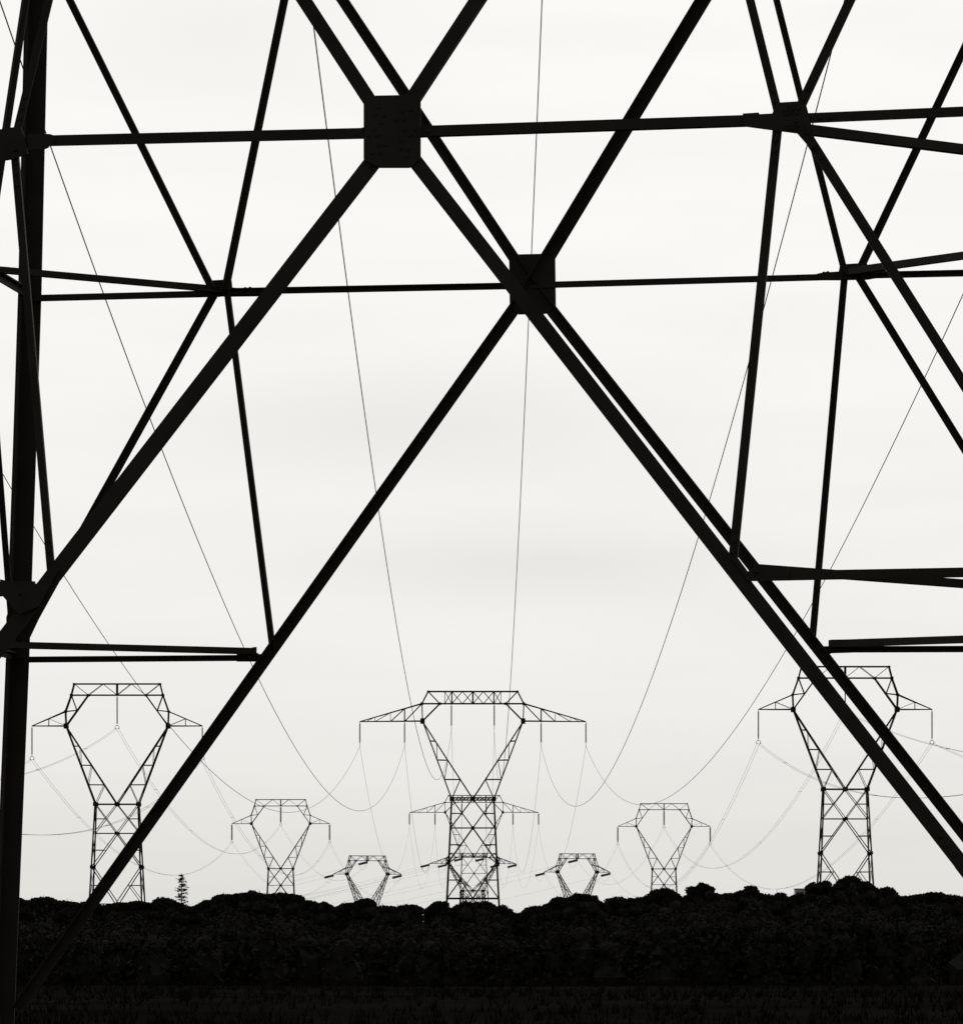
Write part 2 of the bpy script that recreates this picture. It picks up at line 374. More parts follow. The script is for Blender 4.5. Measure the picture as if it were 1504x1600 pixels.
def fork_tower(root, zw, kind, zg, mat, insr=.15, sx=1.0, sz=1.0, legb=.24, brb=.12, tension=0, arm=None, hw0=None):
    """upper works above the waist (zw) and, if zg is given, the body down to the ground zg.  Local axes: x along the arms."""
    A = kind == 'A'
    if A: wx, rootx, rootz, shx, shz, bbx, bbz, btx, btz, kx, tipx = 3.83, 9.09, 13.99, 9.2, 16.57, 8.17, 19.49, 7.66, 21.49, 5.12, 15.2
    else: wx, rootx, rootz, shx, shz, bbx, bbz, btx, btz, kx, tipx = 3.77, 8.97, 13.9, 9.09, 17.0, 9.09, 17.0, 7.97, 19.17, 5.89, 20.16
    wx, rootx, shx, bbx, btx, kx, tipx = [c * sx for c in (wx, rootx, shx, bbx, btx, kx, tipx)]
    rootz, shz, bbz, btz = [c * sz for c in (rootz, shz, bbz, btz)]
    if arm: tipx = arm
    dw, dr, db = 1.7, 1.15, .9
    Pt = lambda x, y, z: Vector((x, y, zw + z))
    if zg is not None:
        T = zw - zg
        hw = lambda z: wx + .0 + max(0, (zw - z)) * .0450 + .0022 * max(0, zw - z - 6) ** 1.5 * .5
        hd = lambda z: dw + (hw(zw) * 0) + max(0, (zw - z)) * (.115 if zw - z < 26 else .115)
        hd = lambda z: min(dw + (zw - z) * .15, hw(z))
        for i in (-1, 1):
            for j in (-1, 1):
                m = MB(); zz = [zw - T * t / 8 for t in range(9)]
                for a, b in zip(zz[:-1], zz[1:]): m.box((i * hw(a), j * hd(a), a), (i * hw(b), j * hd(b), b), legb)
                m.build('leg', mat, root)
        m = MB(); lv = [zw, zw - 5.2, zw - 11.2, zw - 17.8]
        nrem = max(1, round((T - 17.8) / 7.5)); lv += [zw - 17.8 - (T - 17.8) * (k + 1) / (nrem) for k in range(nrem)]
        # first panel: full lattice of diamonds
        for s in (-1, 1):
            p = lambda a, z: Vector((a * hw(z), s * hd(z), z))
            for c in (-1, 1):
                m.box(p(c, lv[0]), p(0, lv[1]), brb); m.box(p(0, lv[0]), p(c, lv[1]), brb)
                m.box(p(0, lv[1]), p(c, lv[2]), brb * 1.3); m.box(p(c, lv[2]), p(0, lv[3]), brb * 1.3)
                z = (lv[0] + lv[1]) / 2; m.box(p(c * .5, z), p(c, z), brb * .8)
                z = (lv[1] + lv[2]) / 2; m.box(p(c * .5, z), p(c, z), brb * .9)
                z = (lv[2] + lv[3]) / 2; m.box(p(c * .5, z), p(c, z), brb * .9); m.box(p(c * .5, z), p(c, lv[3]), brb * .9)
            m.box(p(-1, lv[1]), p(1, lv[1]), brb); m.box(p(-1, lv[3]), p(1, lv[3]), brb * (1.2 if A else 2))
        for s in (-1, 1):
            p = lambda a, z: Vector((s * hw(z), a * hd(z), z))
            for a, b in zip(lv[:3], lv[1:4]):
                for c in (-1, 1): m.box(p(c, a), p(-c, b), brb * .7)
        lo = lv[3:]
        if len(lo) > 1: body_panels(m, hw, hd, lo, brb)
        m.build('body_bracing', mat, root)
        for s in (-1, 1):
            for a, z, q in ((-1, lv[2], .55), (1, lv[2], .55), (0, lv[1], .6)):
                m = MB(); m.box((a * hw(z), s * hd(z) - .03, z), (a * hw(z), s * hd(z) + .03, z), q, q)
                m.build('gusset_plate', mat, root)
    # waist beam
    m = MB()
    for s in (-1, 1):
        if A: m.box(Pt(-wx, s * dw, 0), Pt(wx, s * dw, 0), .22)
        else:
            m.box(Pt(-wx, s * dw, .2), Pt(wx, s * dw, .2), .15); m.box(Pt(-wx, s * dw, -.22), Pt(wx, s * dw, -.22), .15)
            for k in range(12):
                x0 = -wx + 2 * wx * k / 12; m.box(Pt(x0, s * dw, -.2), Pt(x0 + wx / 6, s * dw, .2), .10)
        for a in (-1, 0, 1): m.box(Pt(a * wx, s * dw - .04, 0), Pt(a * wx, s * dw + .04, 0), .72, .72)
    for a in (-1, 1): m.box(Pt(a * wx, -dw, 0), Pt(a * wx, dw, 0), .16)
    m.build('waist_beam', mat, root)
    # fork: two trussed limbs
    for c in (-1, 1):
        m = MB()
        lerp = lambda a, b, t: a + (b - a) * t
        for s in (-1, 1):
            o0, o1 = Pt(c * wx, s * dw, 0), Pt(c * rootx, s * dr, rootz)
            i0, i1 = Pt(0, s * dw, 0), Pt(c * rootx, s * dr, rootz - .1)
            m.box(o0, o1, .20); m.box(i0, i1, .20)
            prev = None
            for k, t in enumerate((.25, .50, .745)):
                m.box(lerp(o0, o1, t), lerp(i0, i1, t), brb)
            m.box(lerp(i0, i1, 0.25), o0, brb * .9)
            m.box(lerp(i0, i1, .5), lerp(o0, o1, .25), brb * .8); m.box(lerp(i0, i1, .72), lerp(o0, o1, .5), brb * .7)
        for t in (.12, .25, .37, .5, .62, .745):
            for e0, e1 in ((Pt(c * wx, 0, 0), Pt(c * rootx, 0, rootz)), (Pt(0, 0, 0), Pt(c * rootx, 0, rootz))):
                q = lerp(e0, e1, t); d = lerp(dw, dr, t); q2 = lerp(e0, e1, t + .12); d2 = lerp(dw, dr, t + .12)
                m.box(q - Vector((0, d, 0)), q2 + Vector((0, d2, 0)), brb * .7)
        m.box(Pt(c * rootx, -dr - .03, rootz), Pt(c * rootx, dr + .03, rootz), .75, .9)
        m.build('fork_limb', mat, root)
        # shoulder between fork and bridge
        m = MB()
        for s in (-1, 1):
            m.box(Pt(c * rootx, s * dr, rootz), Pt(c * shx, s * dr, shz), .18)
            m.box(Pt(c * rootx, s * dr, rootz), Pt(c * kx, s * db, bbz), .2)
            m.box(Pt(c * btx, s * db, btz), Pt(c * bbx, s * db, bbz), .2)
            if A:
                m.box(Pt(c * shx, s * dr, shz), Pt(c * bbx, s * db, bbz), .2)
                ix = c * (rootx + (kx - rootx) * .49); iz = rootz + (bbz - rootz) * .49
                m.box(Pt(c * shx, s * dr, shz), Pt(ix, s * db, iz + .1), brb)
                m.box(Pt(c * bbx, s * db, bbz), Pt(ix, s * db, iz), brb)
                m.box(Pt(c * shx, s * dr - .03, shz), Pt(c * shx, s * dr + .03, shz), .4, .4)
            m.box(Pt(c * kx, s * db - .03, bbz), Pt(c * kx, s * db + .03, bbz), .5, .4)
            m.box(Pt(c * bbx, s * db - .03, bbz), Pt(c * bbx, s * db + .03, bbz), .45, .45)
            m.box(Pt(c * btx, s * db - .03, btz), Pt(c * btx, s * db + .03, btz), .4, .3)
        m.build('shoulder', mat, root)
        # cross-arm
        m = MB(); tz = rootz if A else rootz - .1
        tip = Pt(c * tipx, 0, tz)
        xs_ = (12.2 * sx,) if A else [x * (tipx / 20.16) for x in (12.18, 14.7, 17.46)]
        topz = lambda x: shz + (tz - shz) * (x - shx) / (tipx - shx)
        for s in (-1, 1):
            m.box(Pt(c * shx, s * dr, shz), tip, .17); m.box(Pt(c * rootx, s * dr, rootz), tip, .18)
            px, pd = rootx, dr
            for k, x in enumerate(xs_):
                d = dr * (tipx - x) / (tipx - shx)
                w = .2 if (k == 0 and not A) else .08
                m.box(Pt(c * x, s * d, tz), Pt(c * x, s * d, topz(x)), w)
                if A:
                    m.box(Pt(c * px, s * pd, rootz), Pt(c * x, s * d, topz(x)), .07)
                else:
                    m.box(Pt(c * (shx if k == 0 else px), s * pd, shz if k == 0 else topz(px)), Pt(c * x, s * d, tz), .12 if k < 2 else .09)
                px, pd = x, d
            if not A: m.box(Pt(c * px, s * pd, topz(px)), Pt(c * (px + 2.4 * tipx / 20.16) if False else c * (px + 1.6), s * pd * .5, tz), .08)
        for x in xs_:
            d = dr * (tipx - x) / (tipx - shx); m.box(Pt(c * x, -d, tz), Pt(c * x, d, tz), .1)
        m.build('cross_arm', mat, root)
    # bridge
    m = MB()
    for s in (-1, 1):
        m.box(Pt(-btx, s * db, btz), Pt(btx, s * db, btz), .2); m.box(Pt(-bbx, s * db, bbz), Pt(bbx, s * db, bbz), .2)
        m.box(Pt(0, s * db, bbz), Pt(0, s * db, btz), .28)
        if A:
            sq = [-bbx * .93, -kx, -1.9 * sx - .8, 0, 1.9 * sx + .8, kx, bbx * .93]
            for k, (a, b) in enumerate((((-btx), -kx), (-kx, -2.5), (-2.5, 0), (0, 2.5), (2.5, kx), (kx, btx))):
                za, zb = ((btz, bbz), (bbz, btz), (btz, bbz), (bbz, btz), (btz, bbz), (bbz, btz))[k]
                m.box(Pt(a, s * db, za), Pt(b, s * db, zb), .1)
        else:
            vs = [-btx, -kx, -5.0 * sx, -3.7 * sx, -1.85 * sx, 0, 1.85 * sx, 3.7 * sx, 5.0 * sx, kx, btx]
            for a in (-1, 1):
                m.box(Pt(a * btx, s * db, btz), Pt(a * kx, s * db, bbz), .16)
                m.box(Pt(a * 5.0 * sx, s * db, bbz), Pt(a * 5.0 * sx, s * db, btz), .1)
                m.box(Pt(a * 3.75 * sx, s * db, bbz), Pt(a * 3.75 * sx, s * db, btz), .22)
            for a, b in ((-5.0, -3.75), (-3.75, -1.87), (-1.87, 0), (0, 1.87), (1.87, 3.75), (3.75, 5.0)):
                m.box(Pt(a * sx, s * db, bbz), Pt(b * sx, s * db, btz), .09); m.box(Pt(a * sx, s * db, btz), Pt(b * sx, s * db, bbz), .09)
    n = 10
    for k in range(n):
        x0 = -btx + 2 * btx * k / n; x1 = x0 + 2 * btx / n
        for z in (bbz, btz): m.box(Pt(x0, -db, z), Pt(x1, db, z), .08)
    m.build('bridge_beam', mat, root)
    att = []
    if not tension:
        if A:
            for x, z, ln in ((-tipx, rootz, 5.9), (0, bbz, 5.9), (tipx, rootz, 5.9)):
                insulator(root, x, 0, zw + z, ln, insr, twin=True); att.append((x, z - ln))
        else:
            xi = 12.18 * (tipx / 20.16)
            for x, z, ln in ((-tipx, rootz - .1, 4.4), (-xi, rootz - .1, 4.4), (-3.82 * sx, bbz, 4.6), (3.82 * sx, bbz, 4.6), (xi, rootz - .1, 4.4), (tipx, rootz - .1, 4.4)):
                insulator(root, x, 0, zw + z, ln, insr); att.append((x, z - ln))
    else:
        xi = 12.18 * (tipx / 20.16)
        lst = ((-tipx, rootz), (0, bbz), (tipx, rootz)) if A else ((-tipx, rootz), (-xi, rootz), (-3.82 * sx, bbz), (3.82 * sx, bbz), (xi, rootz), (tipx, rootz))
        for x, z in lst:
            att.append((x, z - .6))
    return att

# fork and bridge of the near pylon
top = empty('upper_works', (0, 0, 0)); bpy.data.objects.remove(top)
m = MB(); RZ = Matrix.Rotation(-TH, 4, 'Z')
hwN = lambda z: W0 + spread(z)
hdN = lambda z: HF + BAT * (ZR - z)
lv = [ZR, ZR + 7.6, ZR + 14.2, ZR + 20.3, ZR + 26.1, ZW]
body_panels(m, hwN, hdN, lv, .12)
OL = loc(Vector((O.x, O.y, 0)))
m.v = [tuple(RZ @ Vector(v) + OL) for v in m.v]
# leave out what the separate members of the lower levels already show
cut = MB()
for k in range(0, len(m.v), 8):          # every bar of the upper body is a part of its own
    vs = m.v[k:k + 8]
    if min(v[2] for v in vs) < ZR + 3.4: continue
    q = MB(); q.add(vs, [(0, 1, 2, 3), (7, 6, 5, 4), (0, 4, 5, 1), (1, 5, 6, 2), (2, 6, 7, 3), (3, 7, 4, 0)]); q.build('upper_brace', M_STEEL, pylon)
# head: bridge carried on a four-post portal widening to the arms
hd_ = empty('pylon_head', (0, 0, 0)); hd_.parent = pylon; hd_.rotation_euler = (0, 0, -TH)
headatt = fork_tower(hd_, ZW, 'B', None, M_STEEL, sx=hwN(ZW) / 3.77, sz=1.6, arm=27.5)
m = MB()
for i in (-1, 1):
    for j in (-1, 1): m.box((i * hwN(ZW), j * hdN(ZW), ZW - .1), (i * hwN(ZW), j * 1.7, ZW), .2)
for i in (-1, 1): m.box((i * hwN(ZW), -hdN(ZW), ZW), (i * hwN(ZW), hdN(ZW), ZW), .2)
for j in (-1, 1): m.box((-hwN(ZW), j * hdN(ZW), ZW), (hwN(ZW), j * hdN(ZW), ZW), .2)
m.build('waist_ring', M_STEEL, hd_)
# the parts of the head hang directly on the pylon so that no part lies deeper than two levels
for ch in [c for c in bpy.data.objects if c.parent == hd_]:
    ch.parent = pylon; ch.rotation_euler = (0, 0, -TH)
bpy.data.objects.remove(hd_)

# ------------------------------------------------------------------ distant pylons
def tower(px, d, ywaist, kind, yaw, label, group, **kw):
    x = (px - CX) / F * d; zw = (HY - ywaist) / F * d + EYE
    zg = ground_z(x, d) - .3
    r = empty('lattice_pylon', (x, d, zg), yaw)
    tag(r, label, 'pylon', group)
    MB.SC = kw.pop('th', 1.0)
    att = fork_tower(r, zw - zg, kind, 0.0, M_FARSTEEL, **kw)
    MB.SC = 1.0
    c, s = math.cos(yaw), math.sin(yaw)
    return [Vector((x + c * a, d + s * a, zw + z)) for a, z in att], r
GT = 'pylons of the three power lines receding behind the trees'
aC1, C1 = tower(738.5, 914, 1248.5, 'B', 0, 'largest middle pylon, wide six-insulator bridge and arms, in front of two smaller ones', GT, legb=.30, brb=.14, th=1.03)
aC2, C2 = tower(740.3, 1600, 1339.0, 'B', 0, 'second pylon of the middle line, grey arms showing just behind the big one\'s body', GT, insr=.27, th=.95)
aC3, C3 = tower(738.5, 2150, 1392.0, 'B', math.radians(14), 'third and farthest middle pylon, dark head low inside the big pylon\'s legs', GT, tension=1, sx=1.2, sz=.82, arm=18.8, brb=.2, legb=.35, th=1.2)
aL1, L1 = tower(183, 914, 1257, 'A', 0, 'big left pylon with three hanging insulators, crossed by the thick foreground diagonal', GT, legb=.26)
aL2, L2 = tower(438.5, 1593, 1357.5, 'A', 0, 'small left pylon standing above the rounded hill of trees', GT, legb=.28, brb=.13, insr=.33)
aL3, L3 = tower(573.8, 2100, 1419.5, 'A', math.radians(22), 'tiny angle pylon left of centre with short dark tension strings on its arms', GT, tension=1, sx=.98, brb=.16, legb=.3, th=1.3)
aR1, R1 = tower(1320, 897, 1233.5, 'A', 0, 'big right pylon partly hidden behind the pair of thick foreground diagonals', GT, legb=.26)
aR2, R2 = tower(1037, 1684, 1358.0, 'A', 0, 'small right pylon with three insulators, between the middle and the big right one', GT, legb=.28, brb=.13, insr=.33)
aR3, R3 = tower(901.5, 2094, 1416.5, 'A', math.radians(22), 'tiny angle pylon right of centre with slanting tension strings, left of the small right pylon', GT, tension=1, sx=.96, brb=.16, legb=.3, th=1.3)

# ------------------------------------------------------------------ conductors
RW = .026
def wire(pts, label, group, r=RW, twin=False, spacers=()):
    m = MB()
    if twin:
        for s in (-.24, .24): m.tube([Vector(p) + Vector((s, 0, 0)) for p in pts], r, 5)
    else: m.tube(pts, r, 5)
    o = m.build('power_line', M_WIRE); tag(o, label, 'power line', group)
    for t in spacers:
        i = min(int(t * (len(pts) - 1)), len(pts) - 2); p = Vector(pts[i]); q = Vector(pts[i + 1]); e = p + (q - p) * (t * (len(pts) - 1) - i)
        k = MB(); k.box(e - Vector((.26, 0, 0)), e + Vector((.26, 0, 0)), .05); k.box(e - Vector((.24, .5, 0)), e + Vector((-.24, .5, 0)), .07); k.box(e + Vector((.24, -.5, 0)), e + Vector((.24, .5, 0)), .07)
        k.build('spacer', M_WIRE, o)
    return o
def near_span(A, d0, x0, y0, m_, a_, q_, n=160, Dend=.0515, scale=None):
    pts = []
    base = ((HY - y0), (x0 - CX))
    dx = A.x / d0 * F - base[1]; dz = (A.z - EYE) / d0 * F - base[0]      # small correction so that it starts on the clamp
    for i in range(n + 1):
        t = i / n; D = 1 - t * (1 - Dend)
        D = Dend + (1 - Dend) * (1 - t) ** 1.0
        w = D ** 2
        X = (base[1] + m_ * (1 - D) + dx * w) * d0 / F; Z = (base[0] + a_ * (1 - D) + q_ * (1 - D) ** 2 + dz * w) * d0 / F + EYE
        pts.append((X, D * d0, Z))
    return pts
NC = [((562, 1166), -68.9, -869.2, 1146.0), ((632, 1166), -32.5, -825.1, 1020.2), ((704.5, 1140), -7.7, -775.6, 940.7),
      ((772, 1140), 4.1, -869.6, 1227.8), ((845.5, 1166), 39.5, -842.7, 1134.9), ((916, 1166), 56.1, -832.3, 1116.5)]
arms = ['outer left arm tip', 'inner left arm', 'left half of the bridge', 'right half of the bridge', 'inner right arm', 'outer right arm tip']
sweep = ['running up to the left edge of the picture', 'looping low then rising to the top left', 'rising steeply left of centre to the top',
         'climbing almost upright to the top middle', 'looping low and rising to the upper right', 'dipping low then rising to the right']
G1 = 'near conductors of the middle line'
for i, ((x0, y0), m_, a_, q_) in enumerate(NC):
    pts = near_span(aC1[i], 914, x0, y0, m_, a_, q_)
    # the last metres, above the picture, run in to the clamp on the near pylon's arm
    ax, az = headatt[i]; E0 = pylon.location + RZ.to_3x3() @ Vector((ax, 0, 0)); E0.z = ZW + az; last = Vector(pts[-1])
    pts = [tuple(Vector(p) + (E0 - last) * (max(0, (.13 - p[1] / 914) / (.13 - .0515)) ** 2)) for p in pts]
    wire(pts, 'wire from the %s, %s' % (arms[i], sweep[i]), G1)
# the near ends hang in jumper strings from the near pylon's arms
hz = ZW + 13.9 * 1.6 
G2 = 'near conductors of the left line'
for i, (m_, a_, q_, y0, x0) in enumerate(((-170, -818, 996, 1190, 50), (-124, -818, 996, 1143, 181.5), (-43.5, -827, 997, 1190, 317))):
    w = ('outer left', 'middle', 'outer right')[i]
    wire(near_span(aL1[i], 914, x0, y0, m_, a_, q_), 'twin cable from the %s insulator of the big left pylon, sagging leftwards' % w, G2, r=.021, twin=True, spacers=(.07, .16, .25, .34, .43, .52))
for i, (m_, a_, q_, y0, x0) in enumerate(((148, -786, 988, 1161, 1186.5), (330, -787, 900, 1117, 1320), (330, -787, 900, 1161, 1460))):
    w = ('outer left', 'middle', 'outer right')[i]
    wire(near_span(aR1[i], 897, x0, y0, m_, a_, q_), 'twin cable from the %s insulator of the big right pylon, leaving to the right' % w, 'near conductors of the right line', r=.021, twin=True, spacers=(.07, .16, .25, .34, .43, .52))
def span(A, B, sag, n=60):
    A = Vector(A); B = Vector(B); return [A + (B - A) * (i / n) - Vector((0, 0, 4 * sag * (i / n) * (1 - i / n))) for i in range(n + 1)]
six = ['outer left', 'second', 'third', 'fourth', 'fifth', 'outer right']
for i in range(6):
    wire(span(aC1[i], aC2[i], 18.2), 'faint %s wire dropping behind the biggest middle pylon to the next one' % six[i], 'second span of the middle line', r=.023)
    wire(span(aC2[i], aC3[i], 14), 'faint %s wire from the grey second middle pylon to the farthest one' % six[i], 'third span of the middle line', r=.023)
three = ['outer left', 'middle', 'outer right']
for i in range(3):
    wire(span(aL1[i], aL2[i], 15.0), 'faint %s twin cable sagging from the big left pylon to the small left one' % three[i], 'second span of the left line', r=.022, twin=True, spacers=(.15, .32, .5, .67, .85))
    wire(span(aL2[i], aL3[i], 12.0), 'very faint %s twin cable from the small left pylon to the tiny one' % three[i], 'third span of the left line', r=.017, twin=True)
    wire(span(aR1[i], aR2[i], 19.8), 'faint %s twin cable sagging from the big right pylon to the small right one' % three[i], 'second span of the right line', r=.022, twin=True, spacers=(.15, .32, .5, .67, .85))
    wire(span(aR2[i], aR3[i], 14.0), 'very faint %s twin cable from the small right pylon to the tiny one' % three[i], 'third span of the right line', r=.017, twin=True)
# tension strings and jumper loops on the angle pylons, and the spans that leave them to the left
for nm, att, root in (('left', aL3, L3), ('middle', aC3, C3), ('right', aR3, R3)):
    yaw = root.rotation_euler.z
    inv = Matrix.Rotation(-yaw, 4, 'Z')
    for i, p in enumerate(att):
        if len(att) == 6 and i in (2, 3): ln = 3.6
        else: ln = 3.9
        dirL = Vector((-.92, .35, -.22)).normalized()
        q = p + dirL * ln
        a = inv @ (p - root.location); b = inv @ (q - root.location)
        for off in (-.25, .25):
            k = MB(); n = 16; pp = []; rr = []
            for j in range(n + 1):
                c = a + (b - a) * (j / n) + Vector((0, off, off * .8)); pp.append(c); rr.append(.16 if j % 2 else .36)
            k.tube(pp, rr, 6); s_ = k.build('tension_string', M_GLASS, root)
        k = MB(); k.box(a + Vector((0, 0, .6)), a - Vector((0, 0, .3)), .3); k.build('arm_bracket', M_FARSTEEL, root)
        # jumper loop
        k = MB(); lp = []
        for j in range(15):
            t = j / 14; c = b + (a - b) * t; lp.append(c + Vector((0, 0, -4 * 2.7 * t * (1 - t))))
        k.tube(lp, .03, 5); k.build('jumper_loop', M_WIRE, root)
        E_ = Vector((p.x - 165, p.y + 130, p.z - 30))
        names = six if len(att) == 6 else three
        wire(span(q, E_, 3.0, 30), 'hair-thin %s wire leaving the farthest %s pylon down to the left' % (names[i], nm), 'departing wires of the %s line' % nm, r=.022)

# ------------------------------------------------------------------ trees
PROF = [(-300,1402),(-120,1406),(-40,1400),(0,1403),(27,1402.8),(45,1408.8),(50,1405.5),(58,1404),(75,1402),(83,1406),(93,1410),(100,1408),(110,1410),(122,1412),(130,1410),(153,1414),(165,1415.5),(178,1413),(190,1411),(203,1411),(212,1409),(220,1409),(232,1412),(240,1413),(245,1406),(248,1403.5),(257,1403),(265,1406),(275,1410),(287,1416),(297,1419),(305,1416),(313,1413),(320,1408),(325,1407),(328,1410),(335,1404),(341,1398),(352,1398),(362,1399),(372,1396.5),(383,1397),(392,1392.5),(398,1393.5),(405,1397),(417,1399),(427,1398),(433,1395.5),(445,1397),(457,1399),(467,1399),(475,1404),(477,1413),(484,1408),(491,1410),(498,1415),(507,1409.5),(515,1415),(522,1420),(533,1415),(541,1412.5),(548,1411),(556,1413.5),(560,1409),(566,1405.5),(577,1405),(583,1411),(584,1424),(590,1417),(600,1416),(613,1417),(620,1419),(631,1414.5),(641,1414),(652,1415.5),(663,1424.5),(672,1419),(677,1412),(684,1408.5),(693,1409),(698,1414),(706,1426),(710,1418),(717,1412.5),(730,1409),(737,1411),(741,1418),(744,1410),(757,1409),(766,1412),(777,1419),(785,1415),(796,1423),(801,1431),(810,1428),(818,1427),(824,1420),(833,1416.5),(843,1416.5),(849,1424),(855,1415),(864,1409),(870,1402.5),(880,1403.5),(885,1406),(893,1402),(901,1397),(906,1398),(921,1399),(930,1402.5),(936,1409),(936,1418),(945,1414),(948,1406),(960,1402),(973,1402.5),(978,1407),(985,1404),(992,1406),(998,1403),(1008,1404),(1014,1398),(1020,1392),(1031,1390),(1043,1388.5),(1052,1394),(1060,1401),(1062,1405.5),(1070,1403),(1075,1400),(1078,1391),(1080,1386),(1090,1386),(1092,1380),(1100,1381),(1107,1385),(1114,1390),(1117,1397),(1128,1398),(1138,1396),(1148,1398.5),(1155,1394),(1162,1392),(1165,1385),(1172,1385),(1181,1389),(1183,1395),(1193,1399),(1203,1398),(1208,1401),(1216,1396),(1222,1398),(1230,1404),(1240,1400),(1248,1397),(1258,1393),(1264,1383),(1272,1379),(1280,1379),(1287,1378),(1296,1377),(1300,1384),(1305,1389),(1310,1383),(1314,1376),(1320,1372),(1327,1368),(1337,1371),(1343,1378),(1350,1379),(1354,1378),(1361,1384),(1369,1390),(1374,1391),(1380,1387),(1388,1387),(1394,1390),(1399,1399),(1409,1402),(1420,1401),(1434,1398),(1444,1397),(1448,1401),(1450,1395),(1460,1395),(1467,1395),(1476,1399),(1485,1399),(1494,1400),(1500,1404),(1504,1401),(1560,1396),(1640,1404),(1800,1400)]
def prof(x):
    for (a, b), (c, d) in zip(PROF[:-1], PROF[1:]):
        if a <= x <= c: return b + (d - b) * (x - a) / max(c - a, 1e-6)
    return 1402
ico = bmesh.new(); bmesh.ops.create_icosphere(ico, subdivisions=2, radius=1.0)
ICO_V = [v.co.copy() for v in ico.verts]; ICO_F = [tuple(v.index for v in f.verts) for f in ico.faces]; ico.free()
def lump(m, c, r, rz, rng, jag=.28, ztop=None):
    sd = rng.uniform(0, 900)
    vs = []
    for v in ICO_V:
        k = 1 + jag * noise.noise(v * 2.3 + Vector((sd, 0, 0))) + jag * .6 * noise.noise(v * 6 + Vector((0, sd, 0)))
        p = Vector((c.x + v.x * r * k, c.y + v.y * r * k, c.z + v.z * rz * k))
        vs.append(p)
    m.add(vs, ICO_F)
def leaves(m, c, r, rz, rng, n, size, reach=1.1):
    size *= 1.15; reach += .03
    for _ in range(n):
        d = Vector((rng.gauss(0, 1), rng.gauss(0, 1), rng.gauss(.35, 1))).normalized()
        k = rng.uniform(.85, reach)
        p = Vector((c.x + d.x * r * k, c.y + d.y * r * k, c.z + d.z * rz * k))
        a = Vector((rng.gauss(0, 1), rng.gauss(0, 1), rng.gauss(0, 1))).normalized(); b = a.orthogonal().normalized(); b.rotate(Matrix.Rotation(rng.uniform(0, 6.28), 3, a))
        c2 = a.cross(b); s = size * rng.uniform(.5, 1.3)
        m.add([p + b * s, p - b * s * .6 + c2 * s * .6, p - b * s * .3 - c2 * s * .8, p + c2 * s * .9 + b * .2 * s], [(0, 3, 1), (0, 1, 2)])
GTR = 'trees along the black skyline'
def tree(x, w, d, label, rng):
    top = prof(x)
    for dx in (-.5, 0, .5): top = min(top, prof(x + dx * min(w, 8)) )
    pm = d / F
    X = (x - CX) * pm; zt = (HY - top) * pm + EYE; R = w * pm
    zg = ground_z(X, d); H = zt - zg
    r = empty('tree', (X, d, zg)); tag(r, label, 'tree', GTR)
    m = MB(); lean = rng.uniform(-.4, .4)
    m.tube([(0, 0, -.3), (lean * .3, 0, H * .3), (lean * .7, 0, H * .6), (lean, 0, H * .82)], [.28, .22, .15, .05], 7)
    for k in range(5):
        a = rng.uniform(0, 6.28); z0 = H * rng.uniform(.35, .65)
        m.tube([(lean * .6, 0, z0), (math.cos(a) * R * .6, math.sin(a) * R * .6, z0 + R * .6)], [.09, .03], 5)
    m.build('trunk', M_BARK, r)
    m = MB()
    # the crown: lumps whose tops follow the rise and fall of the skyline across its width
    nl = max(5, int(w / 3.2))
    for k in range(nl):
        u = -1 + 2 * (k + .5) / nl + rng.uniform(-.12, .12)
        xx = x + u * w
        zl = (HY - prof(xx)) * pm + EYE - zg
        lr = rng.uniform(.32, .46) * max(3.4, min(R, 3.4)) * .62
        lr = min(lr, R * .75); lr = max(lr, .55)
        rzz = lr * rng.uniform(.85, 1.1)
        c = Vector((u * R, rng.uniform(-.5, .5) * R, zl - rzz * 1.0))
        lump(m, c, lr * .86, rzz * .86, rng, .35); leaves(m, c, lr * .92, rzz * .92, rng, 300, .17, 1.2)
        # spray of twigs/leaves that make the edge uneven
        for _ in range(2):
            a = rng.uniform(0, 6.28); cc = c + Vector((math.cos(a) * lr * .8, math.sin(a) * lr * .8, rng.uniform(-.1, .5) * lr)); q = lr * rng.uniform(.3, .5)
            cc.z = min(cc.z, zl - q * .9)
            lump(m, cc, q * .7, q * .7, rng, .4); leaves(m, cc, q, q, rng, 60, .14, 1.35)
        c2 = Vector((u * R * .9, rng.uniform(-.6, .6) * R, zl - rzz * 2.4)); lump(m, c2, lr * 1.25, lr * 1.25, rng); leaves(m, c2, lr * 1.25, lr * 1.25, rng, 40, .22)
    for k in range(rng.randint(1, 4)):      # bare twigs standing out of the leaves
        u = rng.uniform(-.8, .8); zl = (HY - prof(x + u * w)) * pm + EYE - zg
        b0 = Vector((u * R, 0, zl - .8)); m.tube([b0, b0 + Vector((rng.uniform(-.3, .3), 0, rng.uniform(.9, 1.35)))], [.05, .02], 4)
    for k in range(6):
        c = Vector((rng.uniform(-.7, .7) * R, rng.uniform(-.7, .7) * R, H * rng.uniform(.32, .62))); q = max(1.1, R * .55)
        lump(m, c, q, q * 1.1, rng); leaves(m, c, q, q * 1.1, rng, 60, .25)
    m.build('crown', M_LEAF, r)
rng = random.Random(7)
ORD = ['first', 'second', 'third', 'fourth', 'fifth', 'sixth', 'seventh', 'eighth', 'ninth', 'tenth', 'eleventh', 'twelfth']
